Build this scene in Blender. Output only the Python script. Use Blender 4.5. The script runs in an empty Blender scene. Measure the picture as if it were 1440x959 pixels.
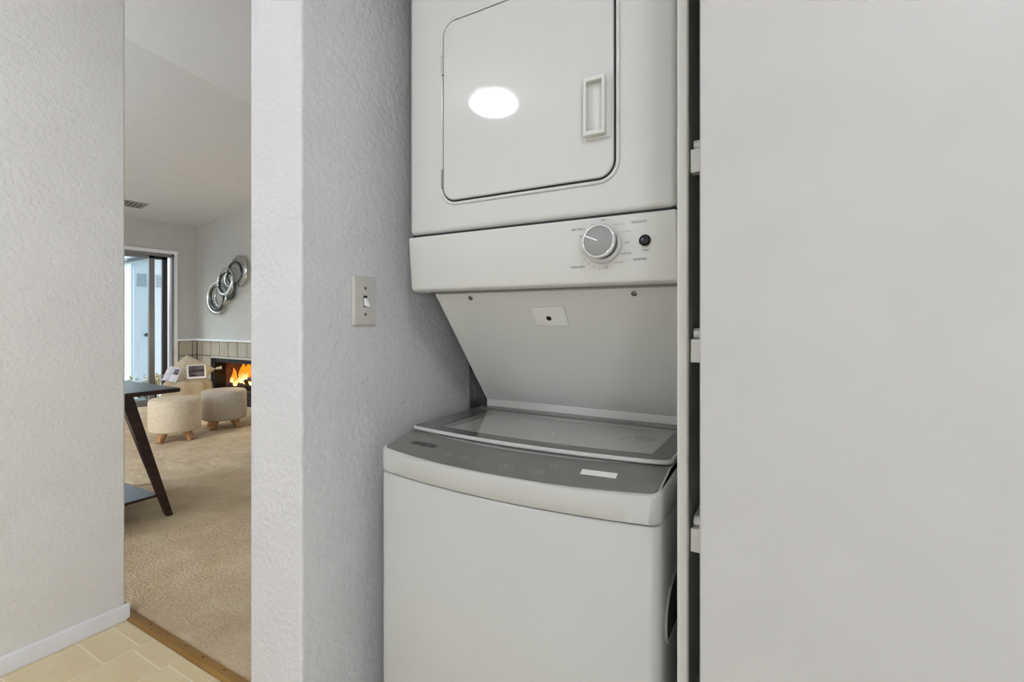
import bpy, bmesh, math, random
from mathutils import Vector, Matrix, noise

random.seed(7)
sc = bpy.context.scene
col = sc.collection
R = math.radians

# ------------------------------------------------------------------ camera
CAM_Z = 1.19
cam_d = bpy.data.cameras.new('camera')
cam_d.sensor_width = 36.0
cam_d.lens = 36.0 * 687.0 / 1440.0
cam_d.shift_y = -29.5 / 1440.0
cam_d.clip_start = 0.02
cam = bpy.data.objects.new('camera', cam_d)
cam.location = (0, 0, CAM_Z)
cam.rotation_euler = (R(90), 0, R(29.9))
col.objects.link(cam)
sc.camera = cam

# ------------------------------------------------------------------ sky, exposure, lamp strengths
world = bpy.data.worlds.new('world')
sc.world = world
world.use_nodes = True
wn = world.node_tree.nodes
wl = world.node_tree.links
sky = wn.new('ShaderNodeTexSky')
sky.sky_type = 'NISHITA'
sky.sun_disc = False
sky.sun_elevation = R(48)
sky.sun_rotation = R(200)
sky.air_density = 1.0
sky.dust_density = 3.0
hs = wn.new('ShaderNodeHueSaturation')
hs.inputs['Saturation'].default_value = 0.28
wl.new(sky.outputs['Color'], hs.inputs['Color'])
wl.new(hs.outputs['Color'], wn['Background'].inputs['Color'])
wn['Background'].inputs['Strength'].default_value = 0.80

sc.view_settings.view_transform = 'Standard'
sc.view_settings.look = 'None'
sc.view_settings.gamma = 1.0
sc.view_settings.use_curve_mapping = False
sc.view_settings.exposure = 0.0

HALL_LAMP_A = 73.0      # emission of the dome fixture reflected in the dryer door
BOUNCE_LAMP = 56.0      # emission of the dome added for flash bounced off the ceiling
LIVING_FILL = 86.0  # emission of the fill globe added in the living room
HALL_FILL = 19.0  # emission of the fill globe added in the hallway
HALL_A = (-1.50, -0.68)
BOUNCE_XY = (0.55, -0.40)
HALL_H = 2.5

# ------------------------------------------------------------------ materials
def lin(c):
    out = []
    for v in c:
        v = v / 255.0
        out.append(v / 12.92 if v <= 0.04045 else ((v + 0.055) / 1.055) ** 2.4)
    return (out[0], out[1], out[2], 1.0)

MATS = {}
def mat(name, c, rough=0.5, metal=0.0, coat=0.0, spec=0.5, c2=None, nscale=8.0, ndetail=4.0,
        bump=0.0, bscale=80.0, bdetail=3.0, bdist=0.002, ramp=(0.35, 0.65), stretch=None, coatrough=0.05):
    m = bpy.data.materials.new(name)
    m.use_nodes = True
    nt = m.node_tree
    p = nt.nodes['Principled BSDF']
    p.inputs['Base Color'].default_value = lin(c)
    p.inputs['Roughness'].default_value = rough
    p.inputs['Metallic'].default_value = metal
    p.inputs['Coat Weight'].default_value = coat
    p.inputs['Coat Roughness'].default_value = coatrough
    p.inputs['Specular IOR Level'].default_value = spec
    tc = nt.nodes.new('ShaderNodeTexCoord')
    src = tc.outputs['Object']
    if stretch:
        mp = nt.nodes.new('ShaderNodeMapping')
        mp.inputs['Scale'].default_value = stretch
        nt.links.new(src, mp.inputs['Vector'])
        src = mp.outputs['Vector']
    # a little tonal variation on every material
    n = nt.nodes.new('ShaderNodeTexNoise')
    n.inputs['Scale'].default_value = nscale
    n.inputs['Detail'].default_value = ndetail
    nt.links.new(src, n.inputs['Vector'])
    cr = nt.nodes.new('ShaderNodeValToRGB')
    cr.color_ramp.elements[0].position = ramp[0]
    cr.color_ramp.elements[1].position = ramp[1]
    if c2 is None:
        c2 = tuple(max(0, v - 3) for v in c)
    cr.color_ramp.elements[0].color = lin(c2)
    cr.color_ramp.elements[1].color = lin(c)
    nt.links.new(n.outputs['Fac'], cr.inputs['Fac'])
    nt.links.new(cr.outputs['Color'], p.inputs['Base Color'])
    if bump:
        b = nt.nodes.new('ShaderNodeTexNoise')
        b.inputs['Scale'].default_value = bscale
        b.inputs['Detail'].default_value = bdetail
        nt.links.new(src, b.inputs['Vector'])
        bn = nt.nodes.new('ShaderNodeBump')
        bn.inputs['Strength'].default_value = bump
        bn.inputs['Distance'].default_value = bdist
        nt.links.new(b.outputs['Fac'], bn.inputs['Height'])
        nt.links.new(bn.outputs['Normal'], p.inputs['Normal'])
    MATS[name] = m
    return m

def emit(name, c, strength):
    m = bpy.data.materials.new(name)
    m.use_nodes = True
    nt = m.node_tree
    p = nt.nodes['Principled BSDF']
    p.inputs['Base Color'].default_value = lin((240, 238, 230))
    p.inputs['Emission Color'].default_value = lin(c)
    p.inputs['Emission Strength'].default_value = strength
    MATS[name] = m
    return m

def glass(name, tint, ior=1.5, rough=0.0):
    m = bpy.data.materials.new(name)
    m.use_nodes = True
    nt = m.node_tree
    nt.nodes.remove(nt.nodes['Principled BSDF'])
    out = nt.nodes['Material Output']
    t = nt.nodes.new('ShaderNodeBsdfTransparent')
    t.inputs['Color'].default_value = lin(tint)
    g = nt.nodes.new('ShaderNodeBsdfGlossy')
    g.inputs['Roughness'].default_value = rough
    # thin-sheet Schlick reflectance, the same from both faces
    ge = nt.nodes.new('ShaderNodeNewGeometry')
    dt = nt.nodes.new('ShaderNodeVectorMath')
    dt.operation = 'DOT_PRODUCT'
    nt.links.new(ge.outputs['Normal'], dt.inputs[0])
    nt.links.new(ge.outputs['Incoming'], dt.inputs[1])
    def mth(op, a, b=None):
        q = nt.nodes.new('ShaderNodeMath')
        q.operation = op
        for k, v in enumerate((a, b)):
            if v is None:
                continue
            if isinstance(v, (int, float)):
                q.inputs[k].default_value = v
            else:
                nt.links.new(v, q.inputs[k])
        return q.outputs[0]
    f0 = ((ior - 1) / (ior + 1)) ** 2
    sch = mth('POWER', mth('SUBTRACT', 1.0, mth('ABSOLUTE', dt.outputs['Value'])), 5.0)
    fac = mth('ADD', mth('MULTIPLY', sch, 1 - f0), f0)
    mx = nt.nodes.new('ShaderNodeMixShader')
    nt.links.new(fac, mx.inputs['Fac'])
    nt.links.new(t.outputs['BSDF'], mx.inputs[1])
    nt.links.new(g.outputs['BSDF'], mx.inputs[2])
    nt.links.new(mx.outputs['Shader'], out.inputs['Surface'])
    MATS[name] = m
    return m

def fire_mat():
    m = bpy.data.materials.new('flame')
    m.use_nodes = True
    nt = m.node_tree
    nt.nodes.remove(nt.nodes['Principled BSDF'])
    out = nt.nodes['Material Output']
    lw = nt.nodes.new('ShaderNodeTexCoord')
    sp = nt.nodes.new('ShaderNodeSeparateXYZ')
    nt.links.new(lw.outputs['Generated'], sp.inputs['Vector'])
    n = nt.nodes.new('ShaderNodeTexNoise')
    n.inputs['Scale'].default_value = 14
    nt.links.new(lw.outputs['Object'], n.inputs['Vector'])
    ad = nt.nodes.new('ShaderNodeMath')
    ad.operation = 'MULTIPLY_ADD'
    nt.links.new(n.outputs['Fac'], ad.inputs[0])
    ad.inputs[1].default_value = 0.8
    nt.links.new(sp.outputs['Z'], ad.inputs[2])
    cr = nt.nodes.new('ShaderNodeValToRGB')
    e = cr.color_ramp.elements
    e[0].position = 0.2
    e[0].color = lin((255, 150, 40))
    e[1].position = 1.15 / 1.2
    e[1].color = lin((235, 120, 25))
    k = e.new(0.55)
    k.color = lin((255, 236, 160))
    nt.links.new(ad.outputs[0], cr.inputs['Fac'])
    em = nt.nodes.new('ShaderNodeEmission')
    em.inputs['Strength'].default_value = 2.0
    nt.links.new(cr.outputs['Color'], em.inputs['Color'])
    nt.links.new(em.outputs['Emission'], out.inputs['Surface'])
    MATS['flame'] = m

def picture_mat():
    m = mat('picture', (120, 110, 112), 0.3, c2=(40, 38, 42), nscale=9, ramp=(0.4, 0.62), stretch=(0.8, 2.2, 2.2))
    return m

WALLB = dict(bump=0.6, bscale=75, bdetail=4, bdist=0.006)
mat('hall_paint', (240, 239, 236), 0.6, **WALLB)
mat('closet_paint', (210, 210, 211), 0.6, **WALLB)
mat('living_paint', (198, 197, 193), 0.65, bump=0.15, bscale=60, bdist=0.002)
mat('ceiling_paint', (219, 220, 221), 0.7, bump=0.12, bscale=60, bdist=0.002)
mat('trim_white', (244, 245, 248), 0.4)
mat('door_white', (182, 181, 178), 0.5, bump=0.03, bscale=30, bdist=0.001)
mat('shelf_white', (222, 221, 216), 0.5)
mat('enamel', (201, 201, 198), 0.5, spec=0.15, coat=0.6, coatrough=0.045, nscale=3)
mat('enamel_satin', (208, 208, 203), 0.24, nscale=3)
mat('panel_plastic', (206, 206, 202), 0.32, nscale=3)
mat('washer_white', (186, 186, 182), 0.35, nscale=3)
mat('slant_metal', (222, 222, 217), 0.3, nscale=3)
mat('grey_glass', (94, 94, 90), 0.12, spec=0.5, nscale=3)
mat('grey_panel', (112, 112, 107), 0.3, nscale=3)
mat('plate_white', (236, 236, 232), 0.35)
mat('grip_shade', (74, 74, 72), 0.5)  # shade inside the washer's side recess, given as a colour
mat('tub_plastic', (232, 232, 229), 0.4)
mat('black_gap', (22, 22, 21), 0.6)  # black parts, and the dark inside gaps put in as colour
mat('knob_grey', (142, 142, 140), 0.5, metal=0.0)
mat('chrome', (225, 225, 225), 0.14, metal=1.0)
mat('button_dark', (52, 52, 54), 0.12, metal=0.6)
mat('ink', (62, 62, 64), 0.5)
mat('ink_light', (150, 150, 148), 0.5)
mat('ink_icon', (150, 150, 146), 0.4)
mat('sticker', (228, 228, 224), 0.5)
mat('screw_metal', (120, 120, 116), 0.35, metal=0.9)
mat('switch_ivory', (196, 194, 187), 0.4)
mat('vinyl_tile', (240, 224, 184), 0.4, c2=(226, 206, 160), nscale=3.5, ndetail=5, ramp=(0.3, 0.7), stretch=(1, 4, 1))
mat('vinyl_joint', (250, 242, 218), 0.4)
mat('brass_strip', (168, 128, 66), 0.38, metal=0.25, c2=(150, 110, 52), nscale=5)
mat('brass_nail', (70, 52, 26), 0.5, metal=0.5)
mat('carpet', (216, 197, 166), 0.95, spec=0.1, c2=(196, 174, 141), nscale=5, ndetail=10, ramp=(0.3, 0.7), bump=0.35, bscale=260, bdetail=3, bdist=0.005)
mat('dark_wood', (58, 34, 30), 0.3, c2=(34, 20, 18), nscale=6, stretch=(6, 1, 6))
mat('cream_fabric', (228, 212, 184), 0.9, c2=(212, 195, 166), nscale=60, bump=0.3, bscale=300, bdist=0.002)
mat('greige_fabric', (196, 184, 165), 0.9, c2=(178, 166, 148), nscale=60, bump=0.3, bscale=300, bdist=0.002)
mat('light_wood', (196, 148, 98), 0.5, c2=(170, 122, 76), nscale=6, stretch=(8, 8, 1))
mat('throw_cloth', (194, 176, 146), 0.95, c2=(180, 162, 133), nscale=60, bump=0.5, bscale=120, bdist=0.006)
mat('cushion_cloth', (214, 198, 172), 0.95, c2=(192, 175, 148), nscale=40, bump=0.4, bscale=150, bdist=0.004)
mat('tassel_yarn', (226, 212, 188), 0.95)
mat('paper', (226, 224, 232), 0.5, c2=(205, 202, 214), nscale=14)
picture_mat()
mat('white_frame', (232, 230, 226), 0.5)
mat('polished_steel', (200, 200, 198), 0.14, metal=1.0)
mat('steel_dark_reflect', (96, 96, 95), 0.2, metal=1.0)  # darker copy of the steel, giving some rings their dark reflections
mat('lintel_metal', (196, 192, 182), 0.4)
mat('fire_tile', (186, 178, 160), 0.35, c2=(170, 162, 145), nscale=5)
mat('grout', (98, 84, 68), 0.8)
mat('fire_black', (20, 18, 17), 0.6)
mat('fire_brick', (150, 96, 62), 0.9, c2=(120, 76, 50), nscale=9, bump=0.4, bscale=30, bdist=0.01)
mat('log_bark', (92, 56, 34), 0.9, c2=(50, 30, 20), nscale=16, bump=0.6, bscale=40, bdist=0.01)
mat('aluminium', (150, 150, 150), 0.35, metal=0.6)
mat('dark_frame', (72, 74, 76), 0.4, metal=0.4)
mat('vent_grey', (150, 147, 140), 0.5)
mat('vent_dark', (70, 68, 64), 0.6)
mat('shed_white', (222, 226, 228), 0.6, bump=0.1, bscale=20)
mat('shed_vent', (176, 182, 188), 0.6)
mat('roof_grey', (120, 122, 126), 0.7)
mat('stucco', (235, 235, 235), 0.8, bump=0.3, bscale=40, bdist=0.004)
mat('concrete', (178, 176, 172), 0.85, c2=(150, 148, 144), nscale=4)
mat('leaf_green', (96, 112, 70), 0.7, c2=(64, 84, 52), nscale=9)
mat('leaf_yellow', (196, 176, 112), 0.7, c2=(140, 134, 84), nscale=9)
mat('twig', (92, 74, 54), 0.8)
mat('clay', (150, 150, 152), 0.7)
mat('lamp_base', (214, 212, 206), 0.4)
emit('lamp_glow_a', (243, 246, 255), HALL_LAMP_A)
emit('bounce_glow', (243, 246, 255), BOUNCE_LAMP)
emit('fill_glow_hall', (243, 246, 255), HALL_FILL)
emit('lamp_glow_e', (255, 232, 200), 6.0)
emit('fill_glow_living', (214, 233, 255), LIVING_FILL)
glass('window_glass', (236, 242, 244), 1.45)
glass('lid_glass', (238, 238, 236), 2.5, 0.03)
fire_mat()

# ------------------------------------------------------------------ mesh helpers
ORG = {}

def tag(o, label, cat=None, group=None, kind=None):
    o['label'] = label
    if cat:
        o['category'] = cat
    if group:
        o['group'] = group
    if kind:
        o['kind'] = kind
    return o

def thing(name, loc, label, cat, group=None, rz=0.0, kind=None):
    o = bpy.data.objects.new(name, None)
    o.empty_display_size = 0.05
    o.location = loc
    o.rotation_euler = (0, 0, rz)
    col.objects.link(o)
    ORG[o.name] = Vector(loc)
    return tag(o, label, cat, group, kind)

class MB:
    def __init__(self):
        self.v = []
        self.f = []

    def add(self, vs, fs):
        b = len(self.v)
        self.v += [Vector(p) for p in vs]
        self.f += [tuple(i + b for i in f) for f in fs]
        return self

    def box(self, x0, x1, y0, y1, z0, z1):
        vs = [(x0, y0, z0), (x1, y0, z0), (x1, y1, z0), (x0, y1, z0),
              (x0, y0, z1), (x1, y0, z1), (x1, y1, z1), (x0, y1, z1)]
        return self.add(vs, [(3, 2, 1, 0), (4, 5, 6, 7), (0, 1, 5, 4), (1, 2, 6, 5), (2, 3, 7, 6), (3, 0, 4, 7)])

    def hexa(self, p):     # 8 points, bottom loop then top loop
        return self.add(p, [(3, 2, 1, 0), (4, 5, 6, 7), (0, 1, 5, 4), (1, 2, 6, 5), (2, 3, 7, 6), (3, 0, 4, 7)])

    def prism(self, loop, d, a, b):
        """loop of 2-D points; d = axis index of the extrusion; from a to b"""
        def mk(p, k):
            q = list(p)
            q.insert(d, k)
            return q
        n = len(loop)
        vs = [mk(p, a) for p in loop] + [mk(p, b) for p in loop]
        fs = [tuple(range(n))[::-1], tuple(range(n, 2 * n))]
        fs += [(i, (i + 1) % n, (i + 1) % n + n, i + n) for i in range(n)]
        return self.add(vs, fs)

    def ring(self, outer, inner, d, a, b):
        def mk(p, k):
            q = list(p)
            q.insert(d, k)
            return q
        n = len(outer)
        vs = [mk(p, a) for p in outer] + [mk(p, b) for p in outer] + [mk(p, a) for p in inner] + [mk(p, b) for p in inner]
        fs = []
        for i in range(n):
            j = (i + 1) % n
            fs += [(i, j, j + n, i + n), (i + 2 * n, i + 3 * n, j + 3 * n, j + 2 * n),
                   (i, i + 2 * n, j + 2 * n, j), (i + n, j + n, j + 3 * n, i + 3 * n)]
        return self.add(vs, fs)

    def loops(self, loops, cap0=True, cap1=True, close=True):
        n = len(loops[0])
        vs = [p for l in loops for p in l]
        fs = []
        for k in range(len(loops) - 1):
            for i in range(n if close else n - 1):
                j = (i + 1) % n
                fs.append((k * n + i, k * n + j, (k + 1) * n + j, (k + 1) * n + i))
        if cap0:
            fs.append(tuple(range(n))[::-1])
        if cap1:
            b = (len(loops) - 1) * n
            fs.append(tuple(range(b, b + n)))
        return self.add(vs, fs)

    def tube(self, pts, radii, n=10, cap=True):
        pts = [Vector(p) for p in pts]
        if not isinstance(radii, (list, tuple)):
            radii = [radii] * len(pts)
        ls = []
        for i, p in enumerate(pts):
            t = (pts[min(i + 1, len(pts) - 1)] - pts[max(i - 1, 0)]).normalized()
            ref = Vector((0, 0, 1)) if abs(t.z) < 0.9 else Vector((1, 0, 0))
            a = t.cross(ref).normalized()
            b = t.cross(a).normalized()
            ls.append([p + (a * math.cos(k * 2 * math.pi / n) + b * math.sin(k * 2 * math.pi / n)) * radii[i] for k in range(n)])
        return self.loops(ls, cap, cap)

    def lathe(self, prof, c, n=32, axis='z', sx=1.0):
        """prof: list of (r, h)"""
        ls = []
        for r, h in prof:
            l = []
            for k in range(n):
                a = k * 2 * math.pi / n
                x, y = r * math.cos(a), r * math.sin(a)
                if axis == 'z':
                    l.append((c[0] + x * sx, c[1] + y, c[2] + h))
                elif axis == '-y':
                    l.append((c[0] + x, c[1] - h, c[2] + y))
                elif axis == 'x':
                    l.append((c[0] + h, c[1] + x, c[2] + y))
            ls.append(l)
        return self.loops(ls, prof[0][0] > 1e-5, prof[-1][0] > 1e-5)

    def build(self, name, m, parent=None, bevel=0.0, seg=2, smooth=False, angle=35, local=False):
        me = bpy.data.meshes.new(name)
        off = Vector((0, 0, 0))
        if parent is not None and not local:
            off = ORG[parent.name]
        me.from_pydata([tuple(v - off) for v in self.v], [], self.f)
        bm = bmesh.new()
        bm.from_mesh(me)
        bmesh.ops.remove_doubles(bm, verts=bm.verts, dist=1e-6)
        bmesh.ops.recalc_face_normals(bm, faces=bm.faces)
        bm.to_mesh(me)
        bm.free()
        me.materials.append(MATS[m])
        o = bpy.data.objects.new(name, me)
        col.objects.link(o)
        if parent is not None:
            o.parent = parent
        ORG[o.name] = off
        if smooth or bevel:
            for p in me.polygons:
                p.use_smooth = True
            me.set_sharp_from_angle(angle=R(angle))
        if bevel:
            b = o.modifiers.new('bevel', 'BEVEL')
            b.width = bevel
            b.segments = seg
            b.limit_method = 'ANGLE'
            b.angle_limit = R(40)
            b.harden_normals = True
        return o

def struct(name, mb, m, label, parent=None, **k):
    o = mb.build(name, m, parent, **k)
    if parent is None:
        tag(o, label, None, None, 'structure')
    return o

def rr(x0, x1, z0, z1, r, n=6):
    pts = []
    for cx, cz, a0 in ((x1 - r, z1 - r, 0), (x0 + r, z1 - r, 90), (x0 + r, z0 + r, 180), (x1 - r, z0 + r, 270)):
        for i in range(n + 1):
            a = R(a0 + 90.0 * i / n)
            pts.append((cx + r * math.cos(a), cz + r * math.sin(a)))
    return pts

def text(name, body, size, loc, rot, m, parent, align='CENTER', xs=1.0, ext=0.00008, shear=0.0):
    cu = bpy.data.curves.new(name, 'FONT')
    cu.body = body
    cu.size = size
    cu.align_x = align
    cu.align_y = 'CENTER'
    cu.extrude = ext
    cu.resolution_u = 2
    cu.shear = shear
    t = bpy.data.objects.new('tmp_text', cu)
    col.objects.link(t)
    bpy.context.view_layer.update()
    me = bpy.data.meshes.new_from_object(t.evaluated_get(bpy.context.evaluated_depsgraph_get()))
    bpy.data.objects.remove(t)
    me.name = name
    me.materials.clear()
    me.materials.append(MATS[m])
    o = bpy.data.objects.new(name, me)
    col.objects.link(o)
    o.parent = parent
    o.location = Vector(loc) - ORG[parent.name]
    o.rotation_euler = rot
    o.scale = (xs, 1, 1)
    return o

def copy_tree(o, parent=None):
    c = o.copy()
    col.objects.link(c)
    c.parent = parent
    for ch in list(o.children):
        copy_tree(ch, c)
    return c

# ================================================================== THE SETTING
XL = -2.30        # hallway left wall face
YT = 0.917        # threshold line / end of the left wall
XI = -0.86        # closet side of the switch wall
XO = -1.032       # living-room side of the switch wall
YS = 0.642        # front face of the closet wall
YB = 1.43         # closet back wall
XR = 0.90         # closet right wall
XW = -7.70        # living-room window wall
YN = 3.98         # living-room fireplace wall
YSOUTH = -2.5
TOPZ = 5.9

struct('wall_left', MB().box(XL - 0.12, XL, -1.6, YT, 0, TOPZ), 'hall_paint',
       'textured pale grey hallway wall ending at the living room opening', bevel=0.008, seg=3)
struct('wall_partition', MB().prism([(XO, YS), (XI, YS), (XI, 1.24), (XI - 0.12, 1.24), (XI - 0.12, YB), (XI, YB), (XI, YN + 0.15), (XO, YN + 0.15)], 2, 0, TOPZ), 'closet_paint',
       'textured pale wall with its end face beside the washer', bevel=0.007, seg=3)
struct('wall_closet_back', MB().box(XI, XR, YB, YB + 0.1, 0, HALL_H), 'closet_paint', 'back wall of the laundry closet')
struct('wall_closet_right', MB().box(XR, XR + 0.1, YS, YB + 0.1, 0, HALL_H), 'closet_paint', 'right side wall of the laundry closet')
struct('wall_header', MB().box(XI, XR, YS, YS + 0.115, 2.09, HALL_H), 'hall_paint', 'wall strip above the laundry closet opening')
struct('wall_right_front', MB().box(XR + 0.1, 1.7, YS, YS + 0.115, 0, HALL_H), 'hall_paint', 'hallway wall to the right of the closet')
struct('wall_right', MB().box(1.6, 1.7, -1.6, YS, 0, HALL_H), 'hall_paint', 'end wall of the hallway')
struct('wall_back', MB().box(XL - 0.12, 1.7, -1.7, -1.6, 0, HALL_H), 'hall_paint', 'hallway wall behind the camera')
struct('wall_upper', MB().box(XL - 0.12, XO, YT - 0.035, YT + 0.03, HALL_H + 0.05, TOPZ), 'living_paint', 'upper wall over the hallway opening')
mb = MB()
mb.box(XL, XO, -1.6, YT - 0.035, HALL_H, HALL_H + 0.1)
mb.box(XO, 1.7, -1.6, YB + 0.1, HALL_H, HALL_H + 0.1)
struct('ceiling', mb, 'ceiling_paint', 'flat white hallway ceiling')

# closet divider
struct('wall_divider', MB().box(-0.1485, -0.1315, 0.745, YB, 0, 2.45), 'shelf_white',
       'thin white divider board between the dryer and the shelves', bevel=0.004, seg=3)

# hallway floor of vinyl tiles
floor = struct('floor', MB().box(XL, 1.6, -1.6, YT, -0.03, -0.0012), 'vinyl_joint', 'cream tiled hallway floor')
struct('floor_closet', MB().box(XI, XR, YT, YB, -0.03, 0.0), 'vinyl_joint', 'cream floor inside the closet')
XB = -2.068
tile_meshes = {}
def tile(x0, x1, y0, y1):
    x0 += 0.0022; x1 -= 0.0022; y0 += 0.0022; y1 -= 0.0022
    if x1 - x0 < 0.01 or y1 - y0 < 0.01:
        return
    key = (round(x1 - x0, 3), round(y1 - y0, 3))
    if key not in tile_meshes:
        a, b = key
        e = 0.0015
        m = MB()
        m.loops([[(e, e, 0), (a - e, e, 0), (a - e, b - e, 0), (e, b - e, 0)][::1],
                 [(0, 0, -0.0008), (a, 0, -0.0008), (a, b, -0.0008), (0, b, -0.0008)],
                 [(0, 0, -0.004), (a, 0, -0.004), (a, b, -0.004), (0, b, -0.004)]])
        o = m.build('tile', 'vinyl_tile', floor, local=True)
        tile_meshes[key] = o.data
    else:
        o = bpy.data.objects.new('tile', tile_meshes[key])
        col.objects.link(o)
        o.parent = floor
    o.location = (x0, y0, 0)
cols = []
x = XB
while x > XL + 0.01:
    cols.append((max(x - 0.2, XL), x)); x -= 0.2
x = XB
while x < -0.9:
    cols.append((x, x + 0.2)); x += 0.2
for i, (a, b) in enumerate(cols):
    y = YT
    k = round((a - XB) / 0.2)
    seq = [0.049, 0.108, 0.2, 0.2] if k % 2 else [0.072, 0.2, 0.108, 0.2]
    first = True
    while y > -0.75:
        for s in seq:
            if not first and s == seq[0]:
                s = 0.2
            first = False
            y0 = y - s
            if k % 3 == 1 and s > 0.15:
                tile(a, a + 0.1, y0, y); tile(a + 0.1, b, y0, y)
            else:
                tile(a, b, y0, y)
            y = y0

# baseboard and threshold
mb = MB()
prof = [(XL, 0.0), (XL + 0.013, 0.0), (XL + 0.013, 0.053), (XL + 0.009, 0.062), (XL, 0.064)]
mb.prism(prof, 1, -1.6, YT + 0.012)
struct('baseboard_left', mb, 'trim_white', 'white painted baseboard along the hallway left wall', bevel=0.003)
mb = MB()
mb.prism([(YT, -0.001), (YT, 0.004), (YT + 0.010, 0.0105), (YT + 0.022, 0.0115), (YT + 0.040, 0.0085), (YT + 0.045, -0.001)], 0, XL - 0.11, XO)
th = struct('trim_1', mb, 'brass_strip', 'brass coloured threshold strip between tile floor and carpet', smooth=True, angle=25)
nail = None
for i, xx in enumerate((-2.262, -2.155, -2.03, -1.905, -1.79, -1.66, -1.53, -1.40, -1.27, -1.14)):
    if nail is None:
        nail = MB().lathe([(0.0034, -0.002), (0.0034, 0.0007), (0.0022, 0.0012), (0.0, 0.0013)], (0, 0, 0), 10).build('nail', 'brass_nail', th, local=True, smooth=True)
        o = nail
    else:
        o = bpy.data.objects.new('nail', nail.data)
        col.objects.link(o)
        o.parent = th
    o.location = (xx, YT + 0.027, 0.0110)

# carpet
cp = struct('floor_carpet', MB().box(XW, XO, YSOUTH, YN, -0.03, -0.002).box(-6.25, XO, YN, YN + 0.01, -0.03, -0.002), 'carpet', 'beige cut-pile carpet of the living room')
# living-room floor under the hallway side stays hidden below the wall; pile strands are one mesh
mb = MB()
def pile(x0, x1, y0, y1, st, amp, h, edge=False):
    nx = int((x1 - x0) / st) + 1
    ny = int((y1 - y0) / st) + 1
    vs = []
    for j in range(ny):
        for i in range(nx):
            px = x0 + i * (x1 - x0) / (nx - 1)
            py = y0 + j * (y1 - y0) / (ny - 1)
            z = h + amp * (random.random() - 0.5) + 0.004 * noise.noise((px * 5, py * 5, 0))
            if edge and j == 0:
                py += random.uniform(-0.004, 0.004); z = -0.001
            elif edge and j < 3:
                z -= (0.006, 0.002)[j - 1]
            elif 0 < i < nx - 1 and 0 < j < ny - 1:
                px += random.uniform(-.4, .4) * st
                py += random.uniform(-.4, .4) * st
            vs.append((px, py, z))
    fs = []
    for j in range(ny - 1):
        for i in range(nx - 1):
            a = j * nx + i
            fs.append((a, a + 1, a + nx + 1, a + nx))
    mb.add(vs, fs)
pile(-3.9, XO, YT + 0.046, 2.3, 0.006, 0.0042, 0.010, True)
pile(-3.9, XO, 2.3, YN, 0.03, 0.006, 0.010)
pile(XW, -3.9, 1.2, YN, 0.03, 0.006, 0.010)
pile(XW, -3.9, YSOUTH, 1.2, 0.2, 0.004, 0.010)
pile(-3.9, XL - 0.12, YSOUTH, YT + 0.046, 0.1, 0.004, 0.010)
po = mb.build('carpet_pile', 'carpet', cp)
po['kind'] = 'stuff'

# living-room walls, opening of the sliding door: Y 1.9..3.66, z 0..2.13
DY0, DY1, DZ = 1.9, 3.66, 2.13
mb = MB()
mb.box(XW - 0.15, XW, DY1, YN + 0.15, 0, 2.75)
mb.box(XW - 0.15, XW, YSOUTH - 0.15, DY0, 0, 2.75)
mb.box(XW - 0.15, XW, DY0, DY1, DZ, 2.75)
struct('wall_window_side', mb, 'living_paint', 'living room wall holding the sliding glass door')
FX0, FX1, FZ0, FZ1 = -7.32, -6.20, 0.20, 0.672
mb = MB()
mb.box(XW, FX0, YN, YN + 0.15, 0, TOPZ)
mb.box(FX1, XO, YN, YN + 0.15, 0, TOPZ)
mb.box(FX0, FX1, YN, YN + 0.15, FZ1, TOPZ)
struct('wall_fireplace', mb, 'living_paint', 'living room wall with the fireplace and ring sculpture')
# unseen south wall with a wide window added to let daylight in
WX0, WX1, WZ0, WZ1 = -7.1, -3.1, 0.5, 2.3
mb = MB()
mb.box(XW - 0.15, WX0, YSOUTH - 0.15, YSOUTH, 0, TOPZ)
mb.box(WX1, XL - 0.12, YSOUTH - 0.15, YSOUTH, 0, TOPZ)
mb.box(WX0, WX1, YSOUTH - 0.15, YSOUTH, 0, WZ0)
mb.box(WX0, WX1, YSOUTH - 0.15, YSOUTH, WZ1, TOPZ)
struct('wall_living_side', mb, 'living_paint', 'unseen living room wall with the added wide window')
struct('wall_living_return', MB().box(XL - 0.24, XL - 0.12, YSOUTH - 0.15, -1.6, 0, TOPZ), 'living_paint', 'short return wall of the living room')
w1 = thing('window_fill', (-5.1, YSOUTH - 0.07, WZ0), 'added unseen wide window giving the living room daylight', None, kind='structure')  # window added to brighten the living room
mb = MB()
for xx in (WX0, (WX0 + WX1) / 2 - 0.03, WX1 - 0.05):
    mb.box(xx, xx + 0.05, YSOUTH - 0.1, YSOUTH - 0.04, WZ0, WZ1)
mb.box(WX0, WX1, YSOUTH - 0.1, YSOUTH - 0.04, WZ0, WZ0 + 0.05)
mb.box(WX0, WX1, YSOUTH - 0.1, YSOUTH - 0.04, WZ1 - 0.05, WZ1)
mb.build('frame', 'aluminium', w1)

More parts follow.
